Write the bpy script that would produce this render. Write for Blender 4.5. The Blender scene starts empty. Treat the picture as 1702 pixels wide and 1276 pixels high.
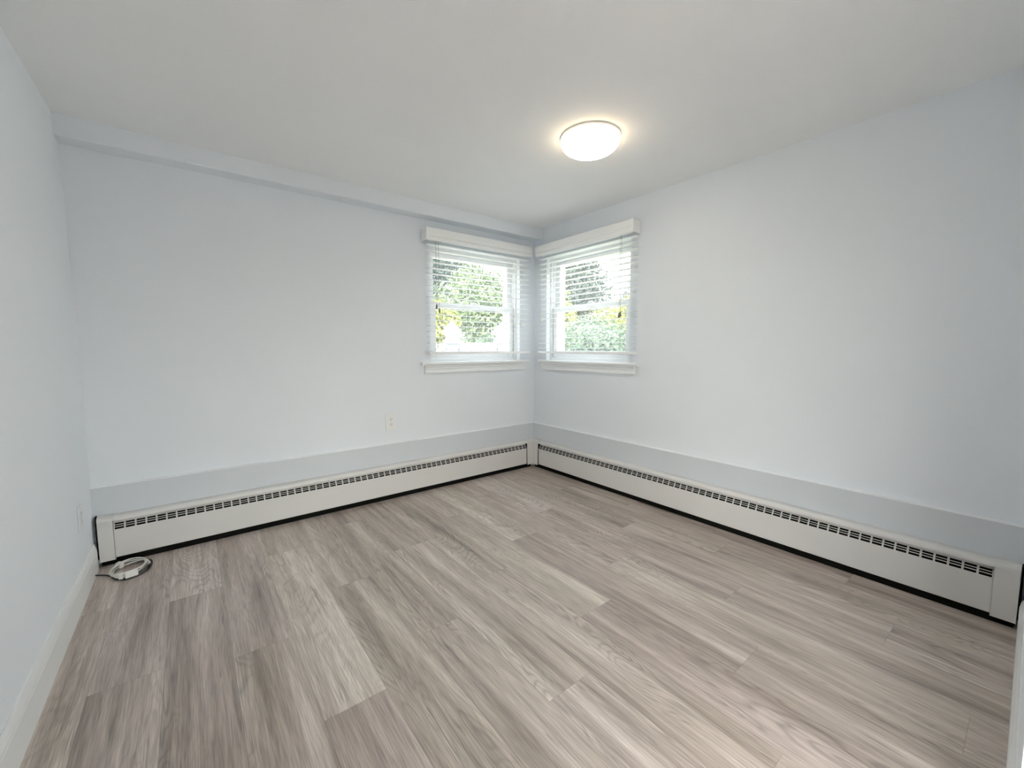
import bpy, bmesh, math, random
from mathutils import Vector, Matrix
C = bpy.context.scene.collection
S = bpy.context.scene
R = math.radians
PI = math.pi

# ------------------------------------------------------------------ camera
cam_d = bpy.data.cameras.new('camera')
cam_d.sensor_fit = 'HORIZONTAL'; cam_d.sensor_width = 36.0
cam_d.lens = 684.125 / 1702 * 36.0
cam_d.clip_start = 0.01; cam_d.clip_end = 300
cam_o = bpy.data.objects.new('camera', cam_d); C.objects.link(cam_o)
rt = Vector((0.78681456, -0.61718635, -0.00196229))
up = Vector((0.05523627, 0.06725012, 0.99620599))
fw = Vector((0.61471278, 0.78393777, -0.08700444))
cam_o.matrix_world = Matrix(((rt.x, up.x, -fw.x, -2.53577), (rt.y, up.y, -fw.y, -2.90285),
                             (rt.z, up.z, -fw.z, 1.09828), (0, 0, 0, 1)))
S.camera = cam_o

# ------------------------------------------------------------------ light and exposure
S.view_settings.view_transform = 'Standard'
S.view_settings.look = 'None'
S.view_settings.gamma = 1.0
S.view_settings.use_curve_mapping = False
S.view_settings.exposure = 0.15
S.cycles.max_bounces = 20; S.cycles.diffuse_bounces = 14; S.cycles.glossy_bounces = 4; S.cycles.transparent_max_bounces = 12

w = bpy.data.worlds.new('sky'); S.world = w; w.use_nodes = True
wn = w.node_tree.nodes; wl = w.node_tree.links
bg = wn['Background']
sky = wn.new('ShaderNodeTexSky'); sky.sky_type = 'NISHITA'
sky.sun_disc = False; sky.sun_elevation = R(48); sky.sun_rotation = R(215); sky.air_density = 1.6; sky.dust_density = 4.0
hsv = wn.new('ShaderNodeHueSaturation'); hsv.inputs['Saturation'].default_value = 0.4
wl.new(sky.outputs[0], hsv.inputs['Color']); wl.new(hsv.outputs[0], bg.inputs[0])
bg.inputs[1].default_value = 1.6

sun_d = bpy.data.lights.new('sun', 'SUN'); sun_d.energy = 4.0; sun_d.angle = R(3); sun_d.color = (1, .96, .88)
sun_o = bpy.data.objects.new('sun', sun_d); C.objects.link(sun_o)
sun_o.rotation_euler = Vector((0.55, 0.45, -1.05)).to_track_quat('-Z', 'Y').to_euler()

# strength of the ceiling lamp's opal dome (built further down)
LAMP_BOTTOM = 24.0
LAMP_SIDE = 6.5
DX0, DX1, DZ = -2.33, -1.25, 2.08          # unseen doorway, added to pass daylight from the room behind

# ------------------------------------------------------------------ helpers: tags and meshes
def tag(o, label=None, cat=None, group=None, kind=None):
    if label: o['label'] = label
    if cat: o['category'] = cat
    if group: o['group'] = group
    if kind: o['kind'] = kind
    return o

def empty(name, loc, label=None, cat=None, group=None, kind=None):
    o = bpy.data.objects.new(name, None); C.objects.link(o)
    o.location = loc; o.empty_display_size = 0.05
    return tag(o, label, cat, group, kind)

def world_loc(o):
    v = Vector(o.location)
    while o.parent: o = o.parent; v += o.location
    return v

class MB:
    """collects shapes in world coordinates, optionally through a mapping fn"""
    def __init__(self, fn=None):
        self.bm = bmesh.new(); self.fn = fn or (lambda p: p)
    def v(self, p): return self.bm.verts.new(self.fn(tuple(p)))
    def box(self, a, b):
        x0, y0, z0 = a; x1, y1, z1 = b
        vs = [self.v(p) for p in ((x0,y0,z0),(x1,y0,z0),(x1,y1,z0),(x0,y1,z0),(x0,y0,z1),(x1,y0,z1),(x1,y1,z1),(x0,y1,z1))]
        for f in ((0,3,2,1),(4,5,6,7),(0,1,5,4),(1,2,6,5),(2,3,7,6),(3,0,4,7)): self.bm.faces.new([vs[i] for i in f])
        return self
    def extrude(self, prof, l0, l1, caps=True):
        """profile of (d, z) points swept along the first axis from l0 to l1"""
        a = [self.v((l0, d, z)) for d, z in prof]; b = [self.v((l1, d, z)) for d, z in prof]
        n = len(prof)
        for i in range(n): self.bm.faces.new((a[i], a[(i+1)%n], b[(i+1)%n], b[i]))
        if caps: self.bm.faces.new(a); self.bm.faces.new(b[::-1])
        return self
    def quad(self, *ps): self.bm.faces.new([self.v(p) for p in ps]); return self
    def lathe(self, prof, c, seg=48):
        rings = []
        for r, z in prof:
            if r < 1e-6: rings.append([self.v((c[0], c[1], c[2]+z))])
            else: rings.append([self.v((c[0]+r*math.cos(2*PI*k/seg), c[1]+r*math.sin(2*PI*k/seg), c[2]+z)) for k in range(seg)])
        for A, B in zip(rings, rings[1:]):
            for k in range(seg):
                k2 = (k+1) % seg
                if len(A) == 1 and len(B) == 1: continue
                if len(A) == 1: self.bm.faces.new((A[0], B[k], B[k2]))
                elif len(B) == 1: self.bm.faces.new((A[k], A[k2], B[0]))
                else: self.bm.faces.new((A[k], A[k2], B[k2], B[k]))
        return self
    def tube(self, pts, r, seg=8, closed=False):
        pts = [Vector(p) for p in pts]; n = len(pts); rings = []
        rr = r if isinstance(r, (list, tuple)) else [r]*n
        for i, p in enumerate(pts):
            a = pts[(i-1) % n] if (closed or i > 0) else p
            b = pts[(i+1) % n] if (closed or i < n-1) else p
            t = (b-a).normalized()
            ref = Vector((0,0,1)) if abs(t.z) < 0.9 else Vector((1,0,0))
            u = t.cross(ref).normalized(); q = u.cross(t)
            rings.append([self.v(p + rr[i]*(math.cos(2*PI*k/seg)*u + math.sin(2*PI*k/seg)*q)) for k in range(seg)])
        m = n if closed else n-1
        for i in range(m):
            A, B = rings[i], rings[(i+1) % n]
            for k in range(seg): self.bm.faces.new((A[k], A[(k+1)%seg], B[(k+1)%seg], B[k]))
        if not closed: self.bm.faces.new(rings[0][::-1]); self.bm.faces.new(rings[-1])
        return self
    def build(self, name, m, parent=None, kind=None, label=None, smooth=False, bevel=0, seg=2, origin=None):
        bmesh.ops.recalc_face_normals(self.bm, faces=self.bm.faces[:])
        me = bpy.data.meshes.new(name); self.bm.to_mesh(me); self.bm.free()
        o = bpy.data.objects.new(name, me); C.objects.link(o)
        me.materials.append(m)
        off = Vector((0,0,0))
        if origin is not None: o.location = origin; off = Vector(origin)
        if parent is not None:
            o.parent = parent; off = world_loc(parent); o.location = (0,0,0)
        me.transform(Matrix.Translation(-off))
        if smooth:
            for p in me.polygons: p.use_smooth = True
            if smooth != 'all':
                try: me.set_sharp_from_angle(angle=R(35))
                except Exception: pass
        if bevel:
            bv = o.modifiers.new('bevel', 'BEVEL'); bv.width = bevel; bv.segments = seg; bv.limit_method = 'ANGLE'; bv.angle_limit = R(40)
        if kind: o['kind'] = kind
        if label: o['label'] = label
        return o

def struct(name, mb, m, **k): return mb.build(name, m, kind='structure', **k)

# l = distance from the far corner, d = distance from the wall
def mapA(p): return (-p[0], -p[1], p[2])     # along the back wall
def mapB(p): return (-p[1], -p[0], p[2])     # along the right wall

# ------------------------------------------------------------------ materials
def mat(name, col, rough=.5, metal=0., spec=.5, bump=0., bscale=200., var=0., vscale=3.):
    m = bpy.data.materials.new(name); m.use_nodes = True
    nt = m.node_tree; b = nt.nodes['Principled BSDF']
    b.inputs['Base Color'].default_value = (*col, 1); b.inputs['Roughness'].default_value = rough
    b.inputs['Metallic'].default_value = metal; b.inputs['Specular IOR Level'].default_value = spec
    tc = nt.nodes.new('ShaderNodeTexCoord')
    if bump:
        n = nt.nodes.new('ShaderNodeTexNoise'); n.inputs['Scale'].default_value = bscale; n.inputs['Detail'].default_value = 3
        bp = nt.nodes.new('ShaderNodeBump'); bp.inputs['Strength'].default_value = bump; bp.inputs['Distance'].default_value = .002
        nt.links.new(tc.outputs['Object'], n.inputs['Vector']); nt.links.new(n.outputs[0], bp.inputs['Height'])
        nt.links.new(bp.outputs[0], b.inputs['Normal'])
    if var:
        n = nt.nodes.new('ShaderNodeTexNoise'); n.inputs['Scale'].default_value = vscale; n.inputs['Detail'].default_value = 4
        rp = nt.nodes.new('ShaderNodeValToRGB')
        rp.color_ramp.elements[0].color = (*[c*(1-var) for c in col], 1); rp.color_ramp.elements[1].color = (*[min(1, c*(1+var)) for c in col], 1)
        rp.color_ramp.elements[0].position = .3; rp.color_ramp.elements[1].position = .7
        nt.links.new(tc.outputs['Object'], n.inputs['Vector']); nt.links.new(n.outputs[0], rp.inputs[0])
        nt.links.new(rp.outputs[0], b.inputs['Base Color'])
    return m

M_WALL = mat('wall_paint', (.778, .815, .854), .9, spec=0., bump=.25, bscale=260, var=.012, vscale=1.5)
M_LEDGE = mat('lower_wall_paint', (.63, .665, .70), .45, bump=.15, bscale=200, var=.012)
M_CEIL = mat('ceiling_paint', (.853, .862, .868), .9, spec=0., bump=.3, bscale=220, var=.01)
M_TRIM = mat('white_trim_paint', (.82, .835, .84), .35, var=.01)
M_VINYL = mat('window_vinyl', (.84, .85, .85), .35, var=.008)
M_BLIND = mat('blind_slat_white', (.86, .865, .86), .4, var=.008, vscale=8)
M_CORD = mat('blind_cord', (.85, .85, .84), .8, var=.02)
M_CORD_D = mat('dark_cord', (.16, .17, .16), .7, var=.05)
M_HEAT = mat('heater_enamel', (.675, .662, .645), .38, var=.015, vscale=6)
M_BLACK = mat('heater_inside_shade_black', (.008, .008, .007), .85, spec=.08, var=.1)  # also stands in for shade under the heaters and at their end gaps
M_PLATE = mat('outlet_plastic', (.80, .815, .81), .35, var=.01)
M_PLATE_P = mat('painted_outlet', (.72, .745, .765), .45, var=.01)
M_SLOT = mat('outlet_slot', (.05, .05, .05), .6, var=.1)
M_STEEL = mat('screw_steel', (.5, .5, .49), .35, metal=.8, var=.05)
M_WCAB = mat('white_cable', (.78, .775, .74), .4, var=.02)
M_BCAB = mat('black_cable', (.02, .02, .02), .45, var=.1)
M_LBASE = mat('lamp_base_enamel', (.82, .80, .76), .4, var=.01)
M_FIN = mat('lamp_finial', (.45, .42, .36), .4, var=.03)
M_HOUSE = mat('white_siding', (.78, .78, .78), .6, var=.02)
M_ROOF = mat('roof_shingle', (.18, .18, .19), .85, var=.2, vscale=12)
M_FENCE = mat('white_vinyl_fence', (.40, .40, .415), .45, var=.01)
M_BARK = mat('bark', (.16, .12, .09), .9, bump=.6, bscale=30, var=.3, vscale=10)
M_GROUND = mat('garden_ground', (.34, .35, .28), .95, bump=.6, bscale=40, var=.35, vscale=4)

def glass_mat(name, glare_veil):
    """clear pane with a mirror sheen on its near face and a milky veil that imitates glare from outdoors"""
    m = bpy.data.materials.new(name); m.use_nodes = True
    nt = m.node_tree; nt.nodes.clear(); L = nt.links.new
    o = nt.nodes.new('ShaderNodeOutputMaterial'); mx = nt.nodes.new('ShaderNodeMixShader'); md = nt.nodes.new('ShaderNodeMixShader')
    t = nt.nodes.new('ShaderNodeBsdfTransparent'); g = nt.nodes.new('ShaderNodeBsdfGlossy'); g.inputs['Roughness'].default_value = .02
    tr = nt.nodes.new('ShaderNodeBsdfTranslucent'); tr.inputs[0].default_value = (.9, .93, .95, 1)
    t.inputs[0].default_value = (.97, .98, .975, 1)
    lw = nt.nodes.new('ShaderNodeLayerWeight'); lw.inputs['Blend'].default_value = .12
    ge = nt.nodes.new('ShaderNodeNewGeometry')
    inv = nt.nodes.new('ShaderNodeMath'); inv.operation = 'SUBTRACT'; inv.inputs[0].default_value = 1; L(ge.outputs['Backfacing'], inv.inputs[1])
    mu = nt.nodes.new('ShaderNodeMath'); mu.operation = 'MULTIPLY'; L(lw.outputs['Fresnel'], mu.inputs[0]); L(inv.outputs[0], mu.inputs[1])
    md.inputs[0].default_value = glare_veil  # translucent share imitates the glare that pales the view outside
    L(t.outputs[0], md.inputs[1]); L(tr.outputs[0], md.inputs[2])
    L(mu.outputs[0], mx.inputs[0]); L(md.outputs[0], mx.inputs[1]); L(g.outputs[0], mx.inputs[2]); L(mx.outputs[0], o.inputs[0])
    return m
M_GLASS = glass_mat('window_glass', .04)

def lamp_mat(name, LAMP_BOTTOM, LAMP_SIDE):
    """opal dome, lit most strongly through its flat underside"""
    m = bpy.data.materials.new(name); m.use_nodes = True
    nt = m.node_tree; b = nt.nodes['Principled BSDF']
    b.inputs['Base Color'].default_value = (.85, .83, .78, 1); b.inputs['Roughness'].default_value = .3
    g = nt.nodes.new('ShaderNodeNewGeometry'); sp = nt.nodes.new('ShaderNodeSeparateXYZ')
    nt.links.new(g.outputs['Normal'], sp.inputs[0])
    mr = nt.nodes.new('ShaderNodeMapRange'); mr.inputs[1].default_value = -.55; mr.inputs[2].default_value = -.95
    mr.inputs[3].default_value = LAMP_SIDE; mr.inputs[4].default_value = LAMP_BOTTOM
    nt.links.new(sp.outputs[2], mr.inputs[0]); nt.links.new(mr.outputs[0], b.inputs['Emission Strength'])
    mc = nt.nodes.new('ShaderNodeMapRange'); mc.inputs[1].default_value = -.55; mc.inputs[2].default_value = -.95
    nt.links.new(sp.outputs[2], mc.inputs[0])
    cx = nt.nodes.new('ShaderNodeMix'); cx.data_type = 'RGBA'; cx.inputs[6].default_value = (1, .80, .52, 1); cx.inputs[7].default_value = (1, .94, .84, 1)
    nt.links.new(mc.outputs[0], cx.inputs[0]); nt.links.new(cx.outputs[2], b.inputs['Emission Color'])
    return m
M_LAMP = lamp_mat('lamp_diffuser', LAMP_BOTTOM, LAMP_SIDE)

def leaf_mat(name, c1, c2):
    m = bpy.data.materials.new(name); m.use_nodes = True
    nt = m.node_tree; b = nt.nodes['Principled BSDF']
    at = nt.nodes.new('ShaderNodeAttribute'); at.attribute_name = 'leaf_tone'
    rp = nt.nodes.new('ShaderNodeValToRGB'); rp.color_ramp.elements[0].color = (*c1, 1); rp.color_ramp.elements[1].color = (*c2, 1)
    nt.links.new(at.outputs['Fac'], rp.inputs[0]); nt.links.new(rp.outputs[0], b.inputs['Base Color'])
    b.inputs['Roughness'].default_value = .55
    tr = nt.nodes.new('ShaderNodeBsdfTranslucent'); mx = nt.nodes.new('ShaderNodeMixShader'); mx.inputs[0].default_value = .35
    nt.links.new(rp.outputs[0], tr.inputs[0])
    out = nt.nodes['Material Output']
    nt.links.new(b.outputs[0], mx.inputs[1]); nt.links.new(tr.outputs[0], mx.inputs[2]); nt.links.new(mx.outputs[0], out.inputs[0])
    return m

def floor_mat():
    m = bpy.data.materials.new('grey_oak_planks'); m.use_nodes = True
    nt = m.node_tree; N = nt.nodes; L = nt.links; b = N['Principled BSDF']
    uv = N.new('ShaderNodeUVMap'); uv.uv_map = 'plank'
    rnd = N.new('ShaderNodeAttribute'); rnd.attribute_name = 'plank_rand'
    def math_(op, a, b_=None, c=None):
        n = N.new('ShaderNodeMath'); n.operation = op
        for i, x in enumerate((a, b_, c)):
            if x is None: continue
            if isinstance(x, (int, float)): n.inputs[i].default_value = x
            else: L.new(x, n.inputs[i])
        return n.outputs[0]
    sep = N.new('ShaderNodeSeparateXYZ'); L.new(uv.outputs[0], sep.inputs[0])
    u, v = sep.outputs[0], sep.outputs[1]; r = rnd.outputs['Fac']
    def coords(su, sv):
        cb = N.new('ShaderNodeCombineXYZ')
        L.new(math_('MULTIPLY_ADD', u, su, math_('MULTIPLY', r, 53.7)), cb.inputs[0])
        L.new(math_('MULTIPLY_ADD', v, sv, math_('MULTIPLY', r, 91.3)), cb.inputs[1])
        L.new(math_('MULTIPLY', r, 17.0), cb.inputs[2]); return cb.outputs[0]
    def noise(su, sv, detail=4, dist=0.):
        n = N.new('ShaderNodeTexNoise'); n.inputs['Scale'].default_value = 1; n.inputs['Detail'].default_value = detail
        n.inputs['Distortion'].default_value = dist; L.new(coords(su, sv), n.inputs['Vector']); return n.outputs[0]
    def remap(x, a, b, c, d):
        n = N.new('ShaderNodeMapRange'); L.new(x, n.inputs[0])
        for i, q in enumerate((a, b, c, d)): n.inputs[i+1].default_value = q
        return n.outputs[0]
    def frac(k): return math_('FRACT', math_('MULTIPLY', r, k))
    band = noise(.75, 11, 3, .35)                   # broad light and dark bands along the plank
    streak = noise(2.2, 46, 4, .5)                  # finer streaks
    fibre = noise(11, 330, 4)                       # pores
    contour = noise(1.25, 7.5, 2, .9)               # growth rings seen as nested arches
    ring = math_('MULTIPLY', math_('PINGPONG', math_('MULTIPLY', contour, 22.0), .5), 2.0)
    ringd = remap(ring, .0, .55, 1.0, 0.0)          # thin dark ring lines
    rmask = remap(noise(.9, 4.5, 2), .42, .60, 0.0, 1.0)
    crack = remap(noise(3.6, 62, 3, .6), .645, .72, 0.0, 1.0)
    t = math_('MULTIPLY_ADD', band, 1.35, -.19)
    t = math_('MULTIPLY_ADD', math_('SUBTRACT', streak, .5), .80, t)
    t = math_('MULTIPLY_ADD', math_('SUBTRACT', frac(7.31), .5), .26, t)
    rp = N.new('ShaderNodeValToRGB'); cr = rp.color_ramp
    cr.elements[0].position = .08; cr.elements[0].color = (.275, .226, .194, 1)
    cr.elements[1].position = .92; cr.elements[1].color = (.76, .685, .63, 1)
    e = cr.elements.new(.5); e.color = (.505, .436, .390, 1)
    L.new(t, rp.inputs[0])
    hue = N.new('ShaderNodeMix'); hue.data_type = 'RGBA'; hue.blend_type = 'MULTIPLY'; hue.inputs[0].default_value = 1
    tint = N.new('ShaderNodeMix'); tint.data_type = 'RGBA'; L.new(frac(13.7), tint.inputs[0])
    tint.inputs[6].default_value = (1.0, 1.0, .955, 1); tint.inputs[7].default_value = (1.0, .975, .985, 1)
    L.new(rp.outputs[0], hue.inputs[6]); L.new(tint.outputs[2], hue.inputs[7])
    dark = math_('MULTIPLY', remap(fibre, .34, .66, .74, 1.14), math_('MULTIPLY_ADD', math_('MULTIPLY', ringd, rmask), -.30, 1.0))
    dark = math_('MULTIPLY', dark, math_('MULTIPLY_ADD', crack, -.34, 1.0))
    # hairline joints at the plank edges
    w_, l_ = .190, 1.22
    dv = math_('MINIMUM', v, math_('SUBTRACT', w_, v)); du = math_('MINIMUM', u, math_('SUBTRACT', l_, u))
    dm = math_('MINIMUM', dv, du)
    jm = N.new('ShaderNodeMapRange'); jm.inputs[1].default_value = .0004; jm.inputs[2].default_value = .0013; jm.inputs[3].default_value = .74; jm.inputs[4].default_value = 1.0
    L.new(dm, jm.inputs[0])
    mx = N.new('ShaderNodeMix'); mx.data_type = 'RGBA'; mx.blend_type = 'MULTIPLY'; mx.inputs[0].default_value = 1
    L.new(hue.outputs[2], mx.inputs[6]); L.new(math_('MULTIPLY', jm.outputs[0], dark), mx.inputs[7]); L.new(mx.outputs[2], b.inputs['Base Color'])
    b.inputs['Roughness'].default_value = .37; b.inputs['Specular IOR Level'].default_value = .8
    bp = N.new('ShaderNodeBump'); bp.inputs['Strength'].default_value = .25; bp.inputs['Distance'].default_value = .0008
    L.new(math_('ADD', math_('MULTIPLY', fibre, .6), jm.outputs[0]), bp.inputs['Height']); L.new(bp.outputs[0], b.inputs['Normal'])
    return m
M_FLOOR = floor_mat()

# ------------------------------------------------------------------ room shell
H = 2.15; W = 2.96; YF = -2.938        # height, left wall x, front wall y
BY = -5.75; BX0 = -3.3                  # unseen room added behind the camera
O0, O1, OZ0, OZ1 = .165, 1.06, .985, 1.885   # window opening, from the corner

rng = random.Random(5)
def make_floor():
    bm = bmesh.new(); uvl = bm.loops.layers.uv.new('plank'); rl = bm.faces.layers.float.new('plank_rand')
    ph = {-2:-.9, -1:-.54, 0:-1.115, 1:-.642, 2:-1.21, 3:-.453, 4:-.98, 5:-.29, 6:-.815, 7:-1.328, 8:-.60, 9:-1.12, 10:-.41, 11:-.91, 12:-1.402, 13:-.68, 14:-1.2, 15:-.2}
    for k in range(-3, 22):
        x0 = -2.849 + .19*k; x1 = x0 + .19
        xa, xb = max(x0, BX0), min(x1, 1.05)
        if xb <= xa: continue
        j = ph.get(k, -.5)
        while j < .2: j += 1.22
        while j > BY - .1:
            ya, yb = max(j-1.22, BY), min(j, .05 if x0 < 0 else YF-.12)
            if yb > ya:
                vs = [bm.verts.new((x, y, 0)) for x, y in ((xa, ya), (xb, ya), (xb, yb), (xa, yb))]
                f = bm.faces.new(vs); f[rl] = rng.random()
                for lp in f.loops:
                    lp[uvl].uv = (j - lp.vert.co.y, lp.vert.co.x - x0)
            j -= 1.22
    me = bpy.data.meshes.new('floor'); bm.to_mesh(me); bm.free(); me.materials.append(M_FLOOR)
    o = bpy.data.objects.new('floor', me); C.objects.link(o); o['kind'] = 'structure'
make_floor()
struct('subfloor', MB().box((BX0, BY, -.12), (1.1, .15, -.004)), M_GROUND)

struct('ceiling', MB().box((-W-.15, YF-.06, H), (.18, .18, H+.16)), M_CEIL)
struct('wall_left', MB().box((-W-.15, YF-.12, 0), (-W, .18, H)), M_WALL)

def window_wall(name, fn, length, l0):
    m = MB(fn)
    def bx(la, lb, za, zb): m.box((la, -.18, za), (lb, 0, zb))
    bx(l0, O0, 0, H); bx(O1, length, 0, H); bx(O0, O1, 0, OZ0); bx(O0, O1, OZ1, H)
    return struct(name, m, M_WALL)
window_wall('wall_back', mapA, W, -.18)
window_wall('wall_right', mapB, -YF + .12, 0)
# front wall, with an unseen doorway added to let fill daylight through
m = MB(); m.box((DX1, YF-.12, 0), (0, YF, H)); m.box((DX0, YF-.12, DZ), (DX1, YF, H)); m.box((-W, YF-.12, 0), (DX0, YF, H))
struct('wall_front', m, M_WALL)
m = MB(); m.box((DX1-.015, YF-.125, 0), (DX1, YF, DZ)); m.box((DX0, YF-.125, 0), (DX0+.015, YF, DZ)); m.box((DX0+.015, YF-.125, DZ-.015), (DX1-.015, YF, DZ))
struct('trim_4', m, M_TRIM)
# unseen room behind the camera, added as a source of even daylight
# its two glazed doors are made up, sized for the daylight they pass
def glazed(name, pos, w):
    m = MB(pos)
    for u0, u1, z0, z1 in ((0,.06,.02,2.0),(w-.06,w,.02,2.0),(.06,w-.06,.02,.08),(.06,w-.06,1.94,2.0)): m.box((u0, -.09, z0), (u1, -.03, z1))
    d = struct(name, m, M_VINYL)
    m = MB(pos); m.box((.06, -.062, .08), (w-.06, -.058, 1.94)); m.build('glass_pane', M_GLASS, d)
PX, PWX = -2.9, 3.3
m = MB(); m.box((BX0, BY-.1, 0), (PX, BY, H)); m.box((PX+PWX, BY-.1, 0), (1.0, BY, H)); m.box((PX, BY-.1, 2.0), (PX+PWX, BY, H))
m.box((1.0, BY-.1, 0), (1.1, YF-.12, H)); m.box((.15, YF-.14, 0), (1.0, YF-.12, H))
PY, PWY = -5.0, 1.75
m.box((BX0-.1, BY-.1, 0), (BX0, PY, H)); m.box((BX0-.1, PY+PWY, 0), (BX0, YF-.12, H)); m.box((BX0-.1, PY, 2.0), (BX0, PY+PWY, H)); m.box((BX0, YF-.14, 0), (-W-.16, YF-.12, H))
struct('wall_behind', m, M_WALL)
glazed('added_door_1', lambda p: (PX+p[0], BY+p[1], p[2]), PWX)
glazed('added_door_2', lambda p: (BX0+p[1], PY+p[0], p[2]), PWY)
struct('ceiling_behind', MB().box((BX0-.1, BY-.1, H), (1.1, YF-.06, H+.16)), M_CEIL)

# boxed-out lower wall with its ledge, and the beam under the ceiling
LZ = .4032; LD = .0215
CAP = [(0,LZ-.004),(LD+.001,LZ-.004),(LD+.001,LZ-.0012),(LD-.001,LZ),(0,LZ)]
M_CAP = mat('ledge_cap_lit_paint', (.84, .86, .88), .4, var=.01)  # pale paint, lightened further for the light the ledge top catches
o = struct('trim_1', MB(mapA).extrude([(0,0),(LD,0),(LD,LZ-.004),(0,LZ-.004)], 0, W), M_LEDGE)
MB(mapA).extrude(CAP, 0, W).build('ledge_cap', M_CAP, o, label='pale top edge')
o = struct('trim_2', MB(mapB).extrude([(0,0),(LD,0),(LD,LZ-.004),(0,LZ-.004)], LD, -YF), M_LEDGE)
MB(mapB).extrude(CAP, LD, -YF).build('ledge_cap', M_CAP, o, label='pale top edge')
struct('trim_3', MB(mapA).extrude([(0,2.058),(.106,2.058),(.112,2.064),(.112,H),(0,H)], 0, W), M_WALL)

# baseboards
bbp = [(0,0),(.014,0),(.014,.100),(.012,.106),(.0125,.112),(.009,.124),(.006,.130),(.004,.137),(0,.137)]
struct('baseboard_left', MB(lambda p: (-W + p[1], -p[0], p[2])).extrude(bbp, .085, -YF), M_TRIM)
struct('baseboard_front', MB(lambda p: (-p[0], YF + p[1], p[2])).extrude(bbp, .064, -DX1), M_TRIM)

# ------------------------------------------------------------------ windows
def make_window(name, fn):
    """double hung window; y positive points outdoors here (negative d)"""
    root = empty(name, fn(((O0+O1)/2, 0, OZ0)), kind='structure')
    def fr(m, l0, l1, z0, z1, d0, d1, wl, wr, wb, wt):
        m.box((l0, d0, z0), (l0+wl, d1, z1)); m.box((l1-wr, d0, z0), (l1, d1, z1))
        m.box((l0+wl, d0, z0), (l1-wr, d1, z0+wb)); m.box((l0+wl, d0, z1-wt), (l1-wr, d1, z1))
    e = .002
    m = MB(fn); fr(m, O0+e, O1-e, OZ0+.002, OZ1-e, -.045, -.165, .020, .020, .028, .028)
    fr(m, O0+.02, O1-.02, OZ0+.028, OZ1-.028, -.134, -.165, .052, .052, .045, .04)
    m.box((O0+.024, -.062, OZ0+.03), (O0+.032, -.07, OZ1-.03)); m.box((O1-.032, -.062, OZ0+.03), (O1-.024, -.07, OZ1-.03))
    m.build('window_frame', M_VINYL, root, bevel=.002)
    # thin returns lining the opening
    m = MB(fn); m.box((O0, -.001, OZ0), (O0+.006, -.045, OZ1)); m.box((O1-.006, -.001, OZ0), (O1, -.045, OZ1)); m.box((O0+.006, -.001, OZ1-.006), (O1-.006, -.045, OZ1))
    m.build('window_return', M_TRIM, root, bevel=.001)
    a, b = O0+.022, O1-.026
    def sash(nm, z0, z1, d0, d1, wb, wt):
        m = MB(fn); fr(m, a, b, z0, z1, d0, d1, .053, .058, wb, wt)
        s = m.build(nm, M_VINYL, root, bevel=.003)
        g = MB(fn); dm = (d0+d1)/2; g.box((a+.051, dm-.002, z0+wb-.002), (b-.056, dm+.002, z1-wt+.002))
        g.build('glass_pane', M_GLASS, s)
        return s
    lo = sash('lower_sash', OZ0+.032, 1.462, -.062, -.094, .055, .042)
    sash('upper_sash', 1.424, OZ1-.032, -.098, -.130, .042, .042)
    m = MB(fn); c = (O0+O1)/2
    m.box((c-.03, -.064, 1.462), (c+.03, -.088, 1.470)); m.box((c-.006, -.058, 1.470), (c+.03, -.074, 1.480))
    m.build('sash_lock', M_VINYL, lo, bevel=.002)
    # stool and moulded apron
    s0, s1 = .093, 1.147
    m = MB(fn); m.extrude([(-.044, .966), (.030, .966), (.038, .970), (.041, .978), (.038, .988), (.032, .992), (-.044, .992)], s0, s1)
    st = m.build('window_sill', M_TRIM, root)
    m = MB(fn); m.extrude([(0,.966),(.024,.966),(.024,.955),(.018,.950),(.018,.940),(.014,.934),(.014,.918),(.018,.914),(.018,.905),(0,.905)], s0+.028, s1-.03)
    m.build('apron', M_TRIM, root)
    return root
make_window('window_1', mapA)
make_window('window_2', mapB)

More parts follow.
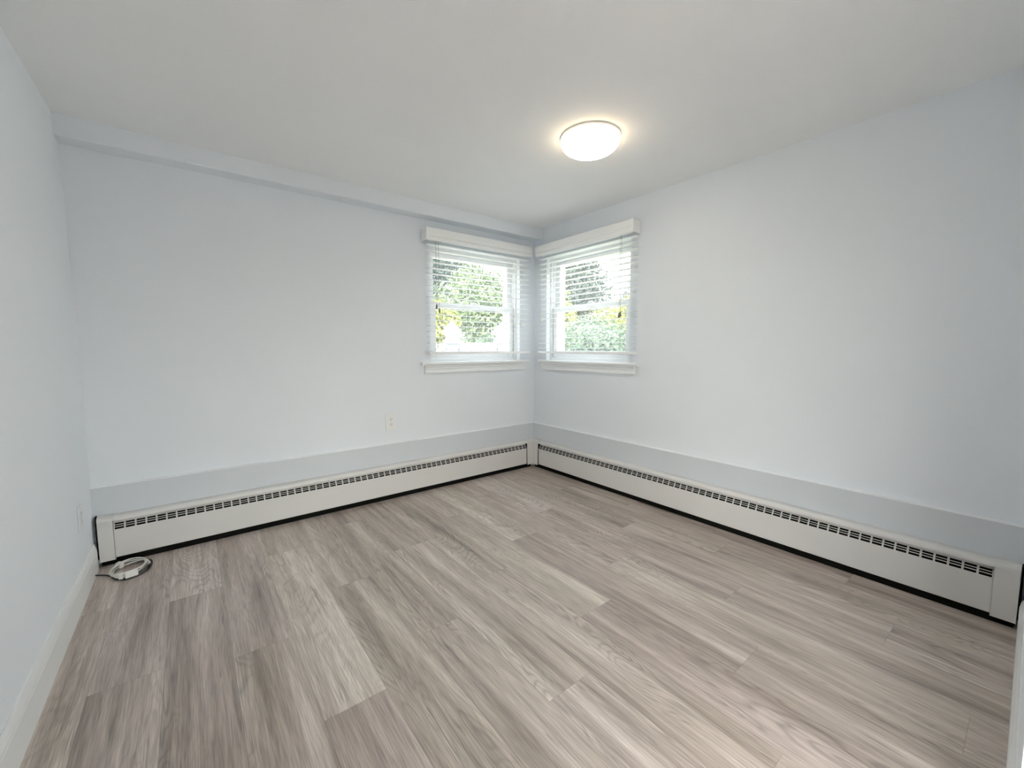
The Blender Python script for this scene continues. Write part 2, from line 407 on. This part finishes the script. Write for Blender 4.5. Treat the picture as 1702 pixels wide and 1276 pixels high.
# ------------------------------------------------------------------ blinds
def make_blind(fn, ends, v0, v1, label, dark_l, white_l, lad):
    root = empty('venetian_blind', fn(((v0+v1)/2, .02, 1.05)), label, 'window blind')
    # valance: moulded front board with a return at each end
    prof = [(.078,1.981),(.092,1.981),(.092,1.945),(.090,1.936),(.086,1.930),(.086,1.925),(.091,1.918),(.092,1.908),(.089,1.899),(.084,1.893),(.078,1.893)]
    m = MB(fn); m.extrude(prof, v0, v1); va = m.build('valance', M_BLIND, root)
    m = MB(fn); m.extrude([(.004,1.981),(.078,1.981),(.078,1.893),(.010,1.893),(.004,1.902)], v1-.012, v1); m.build('valance_return', M_BLIND, va)
    m = MB(fn); m.box((ends[0]+.01, .016, 1.905), (v1-.03, .072, 1.955)); m.build('head_rail', M_BLIND, root, bevel=.002)
    m = MB(fn); m.box((v1-.034, .003, 1.90), (v1-.014, .074, 1.96)); m.build('mounting_bracket', M_STEEL, root, bevel=.001)
    # slats, crowned
    m = MB(fn); n = 19
    for k in range(n):
        z = 1.0945 + .0430*k
        pr = []
        for i in range(7):
            t = i/6; pr.append((.020 + .050*t, z + .0016*(1-(2*t-1)**2)))
        pr2 = [(d, zz+.0026) for d, zz in pr[::-1]]
        m.extrude(pr + pr2, ends[0], ends[1])
    m.build('slats', M_BLIND, root)
    m = MB(fn); m.extrude([(.019,1.050),(.071,1.050),(.072,1.054),(.071,1.068),(.068,1.070),(.022,1.070),(.019,1.068)], ends[0], ends[1])
    br = m.build('bottom_rail', M_BLIND, root)
    for l in lad:
        m = MB(fn); m.tube([(l, .045, 1.051), (l, .045, 1.0475)], [.006, .0055], 10); m.build('cord_button', M_BLIND, br)
        m = MB(fn); 
        for d in (.0185, .0715): m.tube([(l-.004, d, 1.05), (l-.004, d, 1.906)], .0009, 5)
        for k in range(n): m.box((l-.0047, .0185, 1.0935+.043*k), (l-.0033, .0715, 1.0942+.043*k))
        m.build('ladder_cord', M_CORD, root)
    def cord(ls, z, cm, nm):
        for l, dz in ls:
            m = MB(fn); m.tube([(l, .078, 1.905), (l, .076, z+dz+.03)], .0011, 5)
            c = m.build(nm, cm, root)
            m = MB(fn); m.tube([(l, .076, z+dz+.032), (l, .076, z+dz+.024), (l, .076, z+dz), (l, .076, z+dz-.003)], [.003, .0055, .0075, .005], 10)
            m.build('tassel', cm, c, smooth=True)
    cord(dark_l[0], dark_l[1], M_CORD_D, 'tilt_cord'); cord(white_l[0], white_l[1], M_CORD, 'lift_cord')
    return root
make_blind(mapA, (.105, 1.10), .105, 1.123, 'white slatted blind over the left corner window, on the wall with the white outlet',
           ([(1.040, .012), (1.018, -.015)], 1.385), ([(.200, 0), (.180, .002)], 1.292), (.99, .745, .50, .255))
make_blind(mapB, (.135, 1.135), .123, 1.133, 'white slatted blind over the right corner window, on the wall without any outlet',
           ([(1.030, 0), (1.018, -.008)], 1.325), ([(.200, 0), (.185, .002)], 1.330), (1.03, .785, .54, .295))

# ------------------------------------------------------------------ baseboard heaters
HD = .060
def make_heater(fn, l0, l1, cap0, cap1, label):
    root = empty('baseboard_heater', fn(((l0+cap1)/2, LD, 0)), label, 'heater')
    d0 = LD + .001
    m = MB(fn); m.box((l0-.05, d0, .001), (cap1-.002, d0+.003, .250)); m.box((l0-.06, d0+.003, .001), (cap1-.006, HD-.009, .030)); m.build('shade_back_plate', M_BLACK, root, label='black inner back plate with a strip for the shade below')  # black plate and low strip stand in for shade under the heater
    m = MB(fn); m.box((l0, d0+.004, .085), (l1-.01, HD-.012, .160)); m.tube([(l0, .04, .12), (l1, .04, .12)], .011, 10)
    m.build('heating_element', M_BLACK, root, label='dark finned heating element inside')
    # rolled top cover with a drooping lip
    top = [(d0,.2525),(.044,.2525),(.053,.2500),(.060,.2440),(.0635,.2355),(.0632,.2270),(.0616,.2268),(.0616,.2350),(.0580,.2425),(.0520,.2480),(.044,.2505),(d0,.2505)]
    m = MB(fn); m.extrude(top, l0, l1+.004); m.build('top_cover', M_HEAT, root, smooth=True)
    # damper: slanted strip with three rows of slots
    def g(z): t = (z-.178)/(.232-.178); return HD - .003 - .026*t
    m = MB(fn)
    def strip(la, lb, za, zb, th=.0012):
        m.extrude([(g(za), za), (g(zb), zb), (g(zb)-th, zb), (g(za)-th, za)], la, lb)
    n = int((l1-l0)/.0412); pitch = (l1-l0)/n
    strip(l0, l1, .2095, .234)
    for z in (.1985, .1890): strip(l0, l1, z, z+.0028)
    strip(l0, l1, .1775, .1795)
    for k in range(n+1):
        l = l0 + k*pitch
        strip(max(l0, l-.0034), min(l1, l+.0034), .1790, .2100, .0014)
    m.build('grille', M_HEAT, root, label='slotted damper grille')
    m = MB(fn); m.extrude([(HD-.004,.1800),(HD-.001,.1815),(HD,.1795),(HD,.0385),(HD-.001,.0355),(HD-.010,.0345),(HD-.010,.0360),(HD-.0022,.0370),(HD-.0018,.0385),(HD-.0018,.1780)], l0, l1+.004)
    m.build('front_panel', M_HEAT, root)
    cp = [(d0,.0275),(HD+.0075,.0275),(HD+.0075,.2320),(HD+.0055,.2430),(HD,.2510),(HD-.014,.2555),(d0,.2560)]
    m = MB(fn); m.extrude(cp, cap0, cap1-.0015, caps=False)
    ci = m
    # front face of the cap with an open dark side
    ci.extrude([(d0+.004,.0275),(HD+.0075,.0275),(HD+.0075,.2320),(HD+.0055,.2430),(HD,.2510),(HD-.014,.2555),(d0+.004,.2560)], cap0, cap0+.0012)
    cap = ci.build('end_cap', M_HEAT, root)
    m = MB(fn); m.box((cap1+.0005, d0, .04), (cap1+.006, HD-.006, .258)); m.build('end_gap_shade', M_BLACK, root, label='black strip standing in for the shaded gap at the open end')  # black slab put where the gap beside the cap lies in shade
    return root
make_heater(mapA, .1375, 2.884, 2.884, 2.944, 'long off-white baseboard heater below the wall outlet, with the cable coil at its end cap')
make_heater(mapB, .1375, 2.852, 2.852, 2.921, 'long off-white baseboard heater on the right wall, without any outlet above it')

# inside corner cover joining the two heaters
m = MB()
q = HD + .0075
d0 = LD + .001
def ringpts(dd, z, l): return [(-l, -dd, z), (-dd, -dd, z), (-dd, -l, z)]
levels = [(q, .0275), (q, .150), (q+.001, .228), (q-.001, .243), (q-.006, .2515), (q-.016, .2555), (d0, .2560)]
lw = [.1325, .1340, .1385, .1405, .141, .141, .141]
rows = [[m.v(p) for p in ringpts(dd, z, l)] for (dd, z), l in zip(levels, lw)]
inner = [[m.v(p) for p in ringpts(dd-.002 if i < 6 else dd, z-(.0015 if i > 3 else 0), l)] for i, ((dd, z), l) in enumerate(zip(levels, lw))]
for rr in (rows, inner):
    for A, B in zip(rr, rr[1:]):
        for k in range(2): m.bm.faces.new((A[k], A[k+1], B[k+1], B[k]))
for k in range(2): m.bm.faces.new((rows[0][k], rows[0][k+1], inner[0][k+1], inner[0][k]))
for i in range(len(rows)-1):
    for k in (0, 2): m.bm.faces.new((rows[i][k], rows[i+1][k], inner[i+1][k], inner[i][k]))
o = m.build('heater_corner_cover', M_HEAT, origin=(-.06, -.06, .0275))
tag(o, 'off-white upright corner piece joining the two baseboard heaters below the windows', 'heater cover')

# ------------------------------------------------------------------ outlets
def make_outlet(fn, c, z, hw, hh, th, pm, label):
    root = empty('wall_outlet', fn((c, 0, z)), label, 'outlet')
    m = MB(fn); m.box((c-hw, .0003, z-hh), (c+hw, th, z+hh)); m.build('cover_plate', pm, root, bevel=.0022, seg=3)
    for s in (-1, 1):
        zc = z + s*.0195
        prof = []
        for k in range(24):
            a = 2*PI*k/24; prof.append((max(-.0155, min(.0155, .0175*math.cos(a))), .0145*math.sin(a)))
        m = MB(fn); A = [m.v((c+x, th-.001, zc+y)) for x, y in prof]; B = [m.v((c+x, th+.0022, zc+y)) for x, y in prof]
        m.bm.faces.new(B)
        for k in range(24): m.bm.faces.new((A[k], A[(k+1)%24], B[(k+1)%24], B[k]))
        so = m.build('socket', pm, root)
        m = MB(fn)
        for x, h in ((-.0063, .0045), (.0063, .0036)): m.box((c+x-.0012, th+.0015, zc+.003-h), (c+x+.0012, th+.0025, zc+.003+h))
        m.tube([(c, th+.0015, zc-.0072), (c, th+.0025, zc-.0072)], .0026, 10)
        m.build('slot', M_SLOT, so, label='dark plug slots')
    m = MB(fn); m.tube([(c, th-.001, z), (c, th+.0012, z)], .0028, 12); m.build('screw', M_STEEL, root)
    return root
make_outlet(mapA, 1.394, .562, .039, .0625, .007, M_PLATE, 'white duplex outlet on the back wall, above the grey ledge and left of the windows')
make_outlet(lambda p: (-W + p[1], -p[0], p[2]), .308, .345, .036, .056, .006, M_PLATE_P, 'wall-coloured outlet low on the left wall, seen edge-on beside the heater end')

# ------------------------------------------------------------------ ceiling lamp
LX, LY = -.892, -1.446
def make_lamp(x, y, label, lm):
    root = empty('ceiling_light', (x, y, H), label, 'ceiling lamp')
    m = MB(); m.lathe([(0,0),(.145,0),(.1485,-.002),(.1485,-.009),(.145,-.012),(.10,-.014),(0,-.014)], (x, y, H-.0005), 64)
    m.build('base_plate', M_LBASE, root, smooth=True)
    pr = [(.1400, -.0125), (.1475, -.0145)]
    for k in range(15):
        t = k/14*PI/2; pr.append((.1478*math.cos(t)**.62 if k < 14 else 0, -.016 - .064*math.sin(t)))
    m = MB(); m.lathe(pr, (x, y, H), 64); d = m.build('diffuser', lm, root, smooth='all', label='glowing cream dome')
    m = MB(); m.lathe([(0,.002),(.0055,.001),(.0065,-.002),(.004,-.005),(0,-.006)], (x, y, H-.080), 16); m.build('finial', M_FIN, root, smooth='all')
    return root
make_lamp(LX, LY, 'round cream dome lamp glowing on the ceiling', M_LAMP)
# ------------------------------------------------------------------ cable coil on the floor
def make_coil():
    cx, cy = -2.817, -.192
    root = empty('cable_coil', (cx, cy, 0), 'tied coil of white and black cable lying on the floor by the left baseboard', 'cable')
    r = random.Random(3)
    def loop(n, ax, ay, z, jit, seed, ang=-.35):
        rr = random.Random(seed); pts = []; N_ = 36
        offs = [(rr.uniform(-jit, jit), rr.uniform(-jit, jit), rr.uniform(.9, 1.05), rr.uniform(.9, 1.05), rr.uniform(-.25, .25)) for _ in range(n+1)]
        for i in range(n*N_+1):
            k = min(n-1, i//N_); t = (i % N_)/N_ if i < n*N_ else 1.0
            a, b = offs[k], offs[k+1]; o = [a[q]*(1-t) + b[q]*t for q in range(5)]
            th = 2*PI*i/N_
            x = ax*o[2]*math.cos(th); y = ay*o[3]*math.sin(th); g = ang + o[4]
            pts.append((cx + o[0] + x*math.cos(g) - y*math.sin(g), cy + o[1] + x*math.sin(g) + y*math.cos(g),
                        z + .005*k + .004*math.sin(th*2 + k)))
        return pts
    wp = loop(5, .064, .086, .011, .012, 11)
    m = MB(); m.tube(wp, .0026, 7); m.build('white_cable', M_WCAB, root, smooth='all', label='white cable loops')
    bp = loop(3, .072, .094, .0042, .006, 5)
    tail = [(-2.9475, -.178, .014), (-2.93, -.180, .010), (-2.91, -.186, .0055), (-2.893, -.205, .0045)]
    m = MB(); m.tube(bp, .0030, 7); m.tube(tail, .0036, 7); m.build('black_cable', M_BCAB, root, smooth='all', label='black cable running to the wall')
    def tie(t, ln, wd, hh):
        ang = -.35; x = .068*math.cos(t); y = .090*math.sin(t)
        px = cx + x*math.cos(ang) - y*math.sin(ang); py = cy + x*math.sin(ang) + y*math.cos(ang)
        tx = -.068*math.sin(t); ty = .090*math.cos(t)
        g = math.atan2(tx*math.sin(ang) + ty*math.cos(ang), tx*math.cos(ang) - ty*math.sin(ang))
        def f(p): return (px + p[0]*math.cos(g) - p[1]*math.sin(g), py + p[0]*math.sin(g) + p[1]*math.cos(g), p[2])
        m = MB(f); m.box((-ln, -wd, .006), (ln, wd, hh)); return m
    tie(2.75, .011, .013, .036).build('cable_tie', M_WCAB, root, bevel=.003, label='white wrap')
    tie(5.25, .024, .013, .034).build('plug', M_WCAB, root, bevel=.004, label='white plug block')
    tie(4.75, .008, .010, .028).build('plug', M_WCAB, root, bevel=.003)
make_coil()

# ------------------------------------------------------------------ garden seen through the windows
GZ = .45
m = MB(); m.quad((-8, .185, GZ), (.185, .185, GZ), (.185, 40, GZ), (-8, 40, GZ)); m.quad((.185, YF-.12, GZ), (40, YF-.12, GZ), (40, 40, GZ), (.185, 40, GZ))
struct('ground', m, M_GROUND)

# fence: posts with gothic caps and a picket panel between them
P1 = Vector((-.23, 1.12, GZ)); P2 = Vector((.325, .93, GZ))
fd = (P2-P1); fl = fd.length; fd.normalize(); fn_ = Vector((-fd.y, fd.x, 0))
def fmap(origin):
    return lambda p: tuple(origin + fd*p[0] + fn_*p[1] + Vector((0, 0, p[2])))
def fence_post(o, label):
    root = empty('fence_post', o, label, 'fence post', 'white fence posts')
    f = fmap(o)
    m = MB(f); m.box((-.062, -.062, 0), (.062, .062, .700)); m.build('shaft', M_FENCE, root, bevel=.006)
    def sq(pr):
        m = MB(f); rows = [[m.v((sx*h, sy*h, z)) for sx, sy in ((-1,-1),(1,-1),(1,1),(-1,1))] for h, z in pr]
        for A, B in zip(rows, rows[1:]):
            for k in range(4): m.bm.faces.new((A[k], A[(k+1)%4], B[(k+1)%4], B[k]))
        m.bm.faces.new(rows[0][::-1]); m.bm.faces.new(rows[-1]); return m
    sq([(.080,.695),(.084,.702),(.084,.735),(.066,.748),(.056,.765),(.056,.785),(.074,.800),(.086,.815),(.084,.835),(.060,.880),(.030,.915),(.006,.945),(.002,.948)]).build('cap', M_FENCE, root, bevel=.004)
fence_post(P1, 'white vinyl fence post with pointed cap, seen whole through the left window')
fence_post(P2, 'white vinyl fence post with pointed cap, at the right edge of the left window')
root = empty('picket_fence', (P1+P2)/2 + Vector((0,0,0)), 'white picket panel between the two pointed fence posts outside the left window', 'fence')
f = fmap(P1)
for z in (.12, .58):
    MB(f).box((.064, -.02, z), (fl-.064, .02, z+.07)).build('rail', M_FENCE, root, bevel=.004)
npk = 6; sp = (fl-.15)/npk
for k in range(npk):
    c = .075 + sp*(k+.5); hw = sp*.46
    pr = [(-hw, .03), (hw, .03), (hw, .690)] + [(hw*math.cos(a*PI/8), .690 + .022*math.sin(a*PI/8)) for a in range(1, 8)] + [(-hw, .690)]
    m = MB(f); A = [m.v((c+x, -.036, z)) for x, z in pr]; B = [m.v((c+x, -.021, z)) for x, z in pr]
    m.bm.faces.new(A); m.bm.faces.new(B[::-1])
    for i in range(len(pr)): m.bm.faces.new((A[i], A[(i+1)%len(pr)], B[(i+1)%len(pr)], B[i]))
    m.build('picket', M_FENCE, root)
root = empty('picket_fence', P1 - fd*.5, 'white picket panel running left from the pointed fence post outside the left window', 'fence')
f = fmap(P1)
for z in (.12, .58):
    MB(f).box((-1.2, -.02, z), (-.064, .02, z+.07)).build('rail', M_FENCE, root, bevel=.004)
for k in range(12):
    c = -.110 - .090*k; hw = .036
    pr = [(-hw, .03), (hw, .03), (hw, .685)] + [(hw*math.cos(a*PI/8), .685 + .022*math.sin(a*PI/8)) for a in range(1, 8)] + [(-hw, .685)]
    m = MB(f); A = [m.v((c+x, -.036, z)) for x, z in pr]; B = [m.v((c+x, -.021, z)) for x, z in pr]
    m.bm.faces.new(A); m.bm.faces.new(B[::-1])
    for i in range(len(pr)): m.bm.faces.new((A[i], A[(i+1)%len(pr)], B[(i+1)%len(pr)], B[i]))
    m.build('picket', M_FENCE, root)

# plants
LEAF = {
 'light': leaf_mat('leaf_light_green', (.06, .10, .04), (.17, .23, .10)),
 'blue': leaf_mat('leaf_blue_green', (.03, .05, .045), (.09, .13, .115)),
 'yellow': leaf_mat('leaf_yellow_green', (.15, .17, .035), (.33, .35, .095)),
 'hedge': leaf_mat('leaf_hedge', (.055, .09, .06), (.15, .215, .135)),
 'dark': leaf_mat('leaf_dark', (.02, .032, .024), (.065, .09, .065)),
}
def plant(name, x, y, z0, z1, rx, ry, n, size, lf, label, cat, seed, trunk=True, hollow=.55, lobes=7):
    """a crown of leaves grown in several lobes around a branching trunk"""
    rr = random.Random(seed)
    root = empty(name, (x, y, GZ), label, cat, 'plants in the garden')
    zc = (z0+z1)/2; rz = (z1-z0)/2
    lob = []
    for i in range(lobes):
        a = rr.uniform(0, 2*PI); e = rr.uniform(-.9, .9); q = rr.uniform(.25, .62)
        ce = math.sqrt(1-e*e)
        lob.append((x + rx*q*ce*math.cos(a), y + ry*q*ce*math.sin(a), zc + rz*q*e*1.1, rr.uniform(.42, .6)))
    m = MB(); zt = min(z0+.4*(z1-z0), zc)
    m.tube([(x, y, GZ-.05), (x+.03, y-.02, (GZ+zt)/2), (x, y, zt)], [.02+.035*rx, .02+.028*rx, .015+.02*rx], 8)
    for lx, ly, lz, q in lob:
        a = Vector((x, y, max(GZ+.02, min(zt, lz)-.15*(z1-z0)*.5))); b = Vector((lx, ly, lz)); mid = (a+b)/2 + Vector((0, 0, .05))
        m.tube([a, mid, b], [.012+.014*rx, .008+.01*rx, .005], 6)
    m.build('trunk', M_BARK, root, smooth='all')
    bm = bmesh.new(); tl = bm.faces.layers.float.new('leaf_tone')
    for i in range(n):
        lx, ly, lz, q = lob[i % lobes]
        d = Vector((rr.gauss(0,1), rr.gauss(0,1), rr.gauss(0,1))).normalized(); rad = rr.uniform(hollow, 1.0)
        p = Vector((lx + d.x*rx*q*rad, ly + d.y*ry*q*rad, lz + d.z*rz*q*rad))
        if p.z < GZ + .03: p.z = GZ + .03 + rr.random()*.1
        nrm = (d + Vector((rr.uniform(-.7,.7), rr.uniform(-.7,.7), rr.uniform(-.2,.9)))).normalized()
        t = nrm.cross(Vector((rr.uniform(-1,1), rr.uniform(-1,1), rr.uniform(-1,1)))).normalized(); b = nrm.cross(t)
        s = size*rr.uniform(.65, 1.3); wv = s*.42
        vs = [bm.verts.new(p - t*s*.5), bm.verts.new(p - t*.05*s + b*wv*.5 + nrm*s*.06), bm.verts.new(p + t*s*.5 - nrm*s*.08), bm.verts.new(p - t*.05*s - b*wv*.5 + nrm*s*.06)]
        fc = bm.faces.new(vs); fc[tl] = rr.random()
    me = bpy.data.meshes.new('foliage'); bm.to_mesh(me); bm.free(); me.materials.append(LEAF[lf])
    o = bpy.data.objects.new('foliage', me); C.objects.link(o); o.parent = root
    me.transform(Matrix.Translation(-Vector((x, y, GZ))))
    return root
plant('garden_tree', 2.1, 4.0, .9, 2.95, 1.15, 1.15, 9000, .10, 'light', 'bright light-green leafy tree filling the left window above the fence', 'tree', 1, lobes=11)
plant('garden_tree', 2.0, 6.3, 1.6, 4.4, 1.7, 1.5, 7000, .13, 'blue', 'blue-green tree at the top left of the left window', 'tree', 2, lobes=9)
plant('shrub', .70, 3.1, 1.1, 1.95, .40, .40, 2500, .08, 'yellow', 'yellow-green shrub behind the fence in the left window', 'shrub', 3)
plant('shrub', .75, 1.98, .45, 1.42, 1.0, .36, 6000, .07, 'hedge', 'low green hedge bush behind the pickets in the left window', 'shrub', 4, lobes=9)
plant('shrub', 2.55, 1.35, .45, 1.62, 1.0, .85, 10000, .07, 'hedge', 'broad green hedge filling the lower half of the right window', 'shrub', 5, lobes=12)
plant('shrub', 4.6, 2.7, .5, 2.25, .75, .75, 3500, .09, 'yellow', 'yellow-green bush rising above the hedge in the right window', 'shrub', 6)
plant('shrub', 3.2, 2.8, .5, 2.65, .34, .34, 1800, .09, 'yellow', 'narrow yellow-green bush at the left edge of the right window', 'shrub', 9)
plant('shrub', 6.0, 3.35, .6, 2.75, .5, .5, 1500, .10, 'yellow', 'loose yellow-green spray of leaves at the upper right edge of the right window', 'shrub', 12)
plant('garden_tree', 6.6, 5.6, 1.4, 4.6, 1.7, 1.6, 8000, .13, 'dark', 'dark tall tree behind the hedge in the right window', 'tree', 7, lobes=10)
plant('garden_tree', 10.3, 5.9, .9, 3.9, 1.45, 1.4, 6000, .13, 'blue', 'bluish distant tree under the open sky in the right window', 'tree', 8)

# neighbour's white house
root = empty('house', (2.1, 9.5, GZ), "white neighbouring house partly hidden by trees in the left window", 'house')
MB().box((-.2, 8.2, GZ), (2.35, 11.5, 2.7)).build('wall', M_HOUSE, root)
m = MB(lambda p: (p[0], p[1], p[2]))
A = [m.v(p) for p in ((-.4, 8.0, 2.7), (2.55, 8.0, 2.7), (1.07, 8.0, 3.9))]; B = [m.v(p) for p in ((-.4, 11.7, 2.7), (2.55, 11.7, 2.7), (1.07, 11.7, 3.9))]
m.bm.faces.new(A); m.bm.faces.new(B[::-1])
for i in range(3): m.bm.faces.new((A[i], A[(i+1)%3], B[(i+1)%3], B[i]))
m.build('roof', M_ROOF, root)
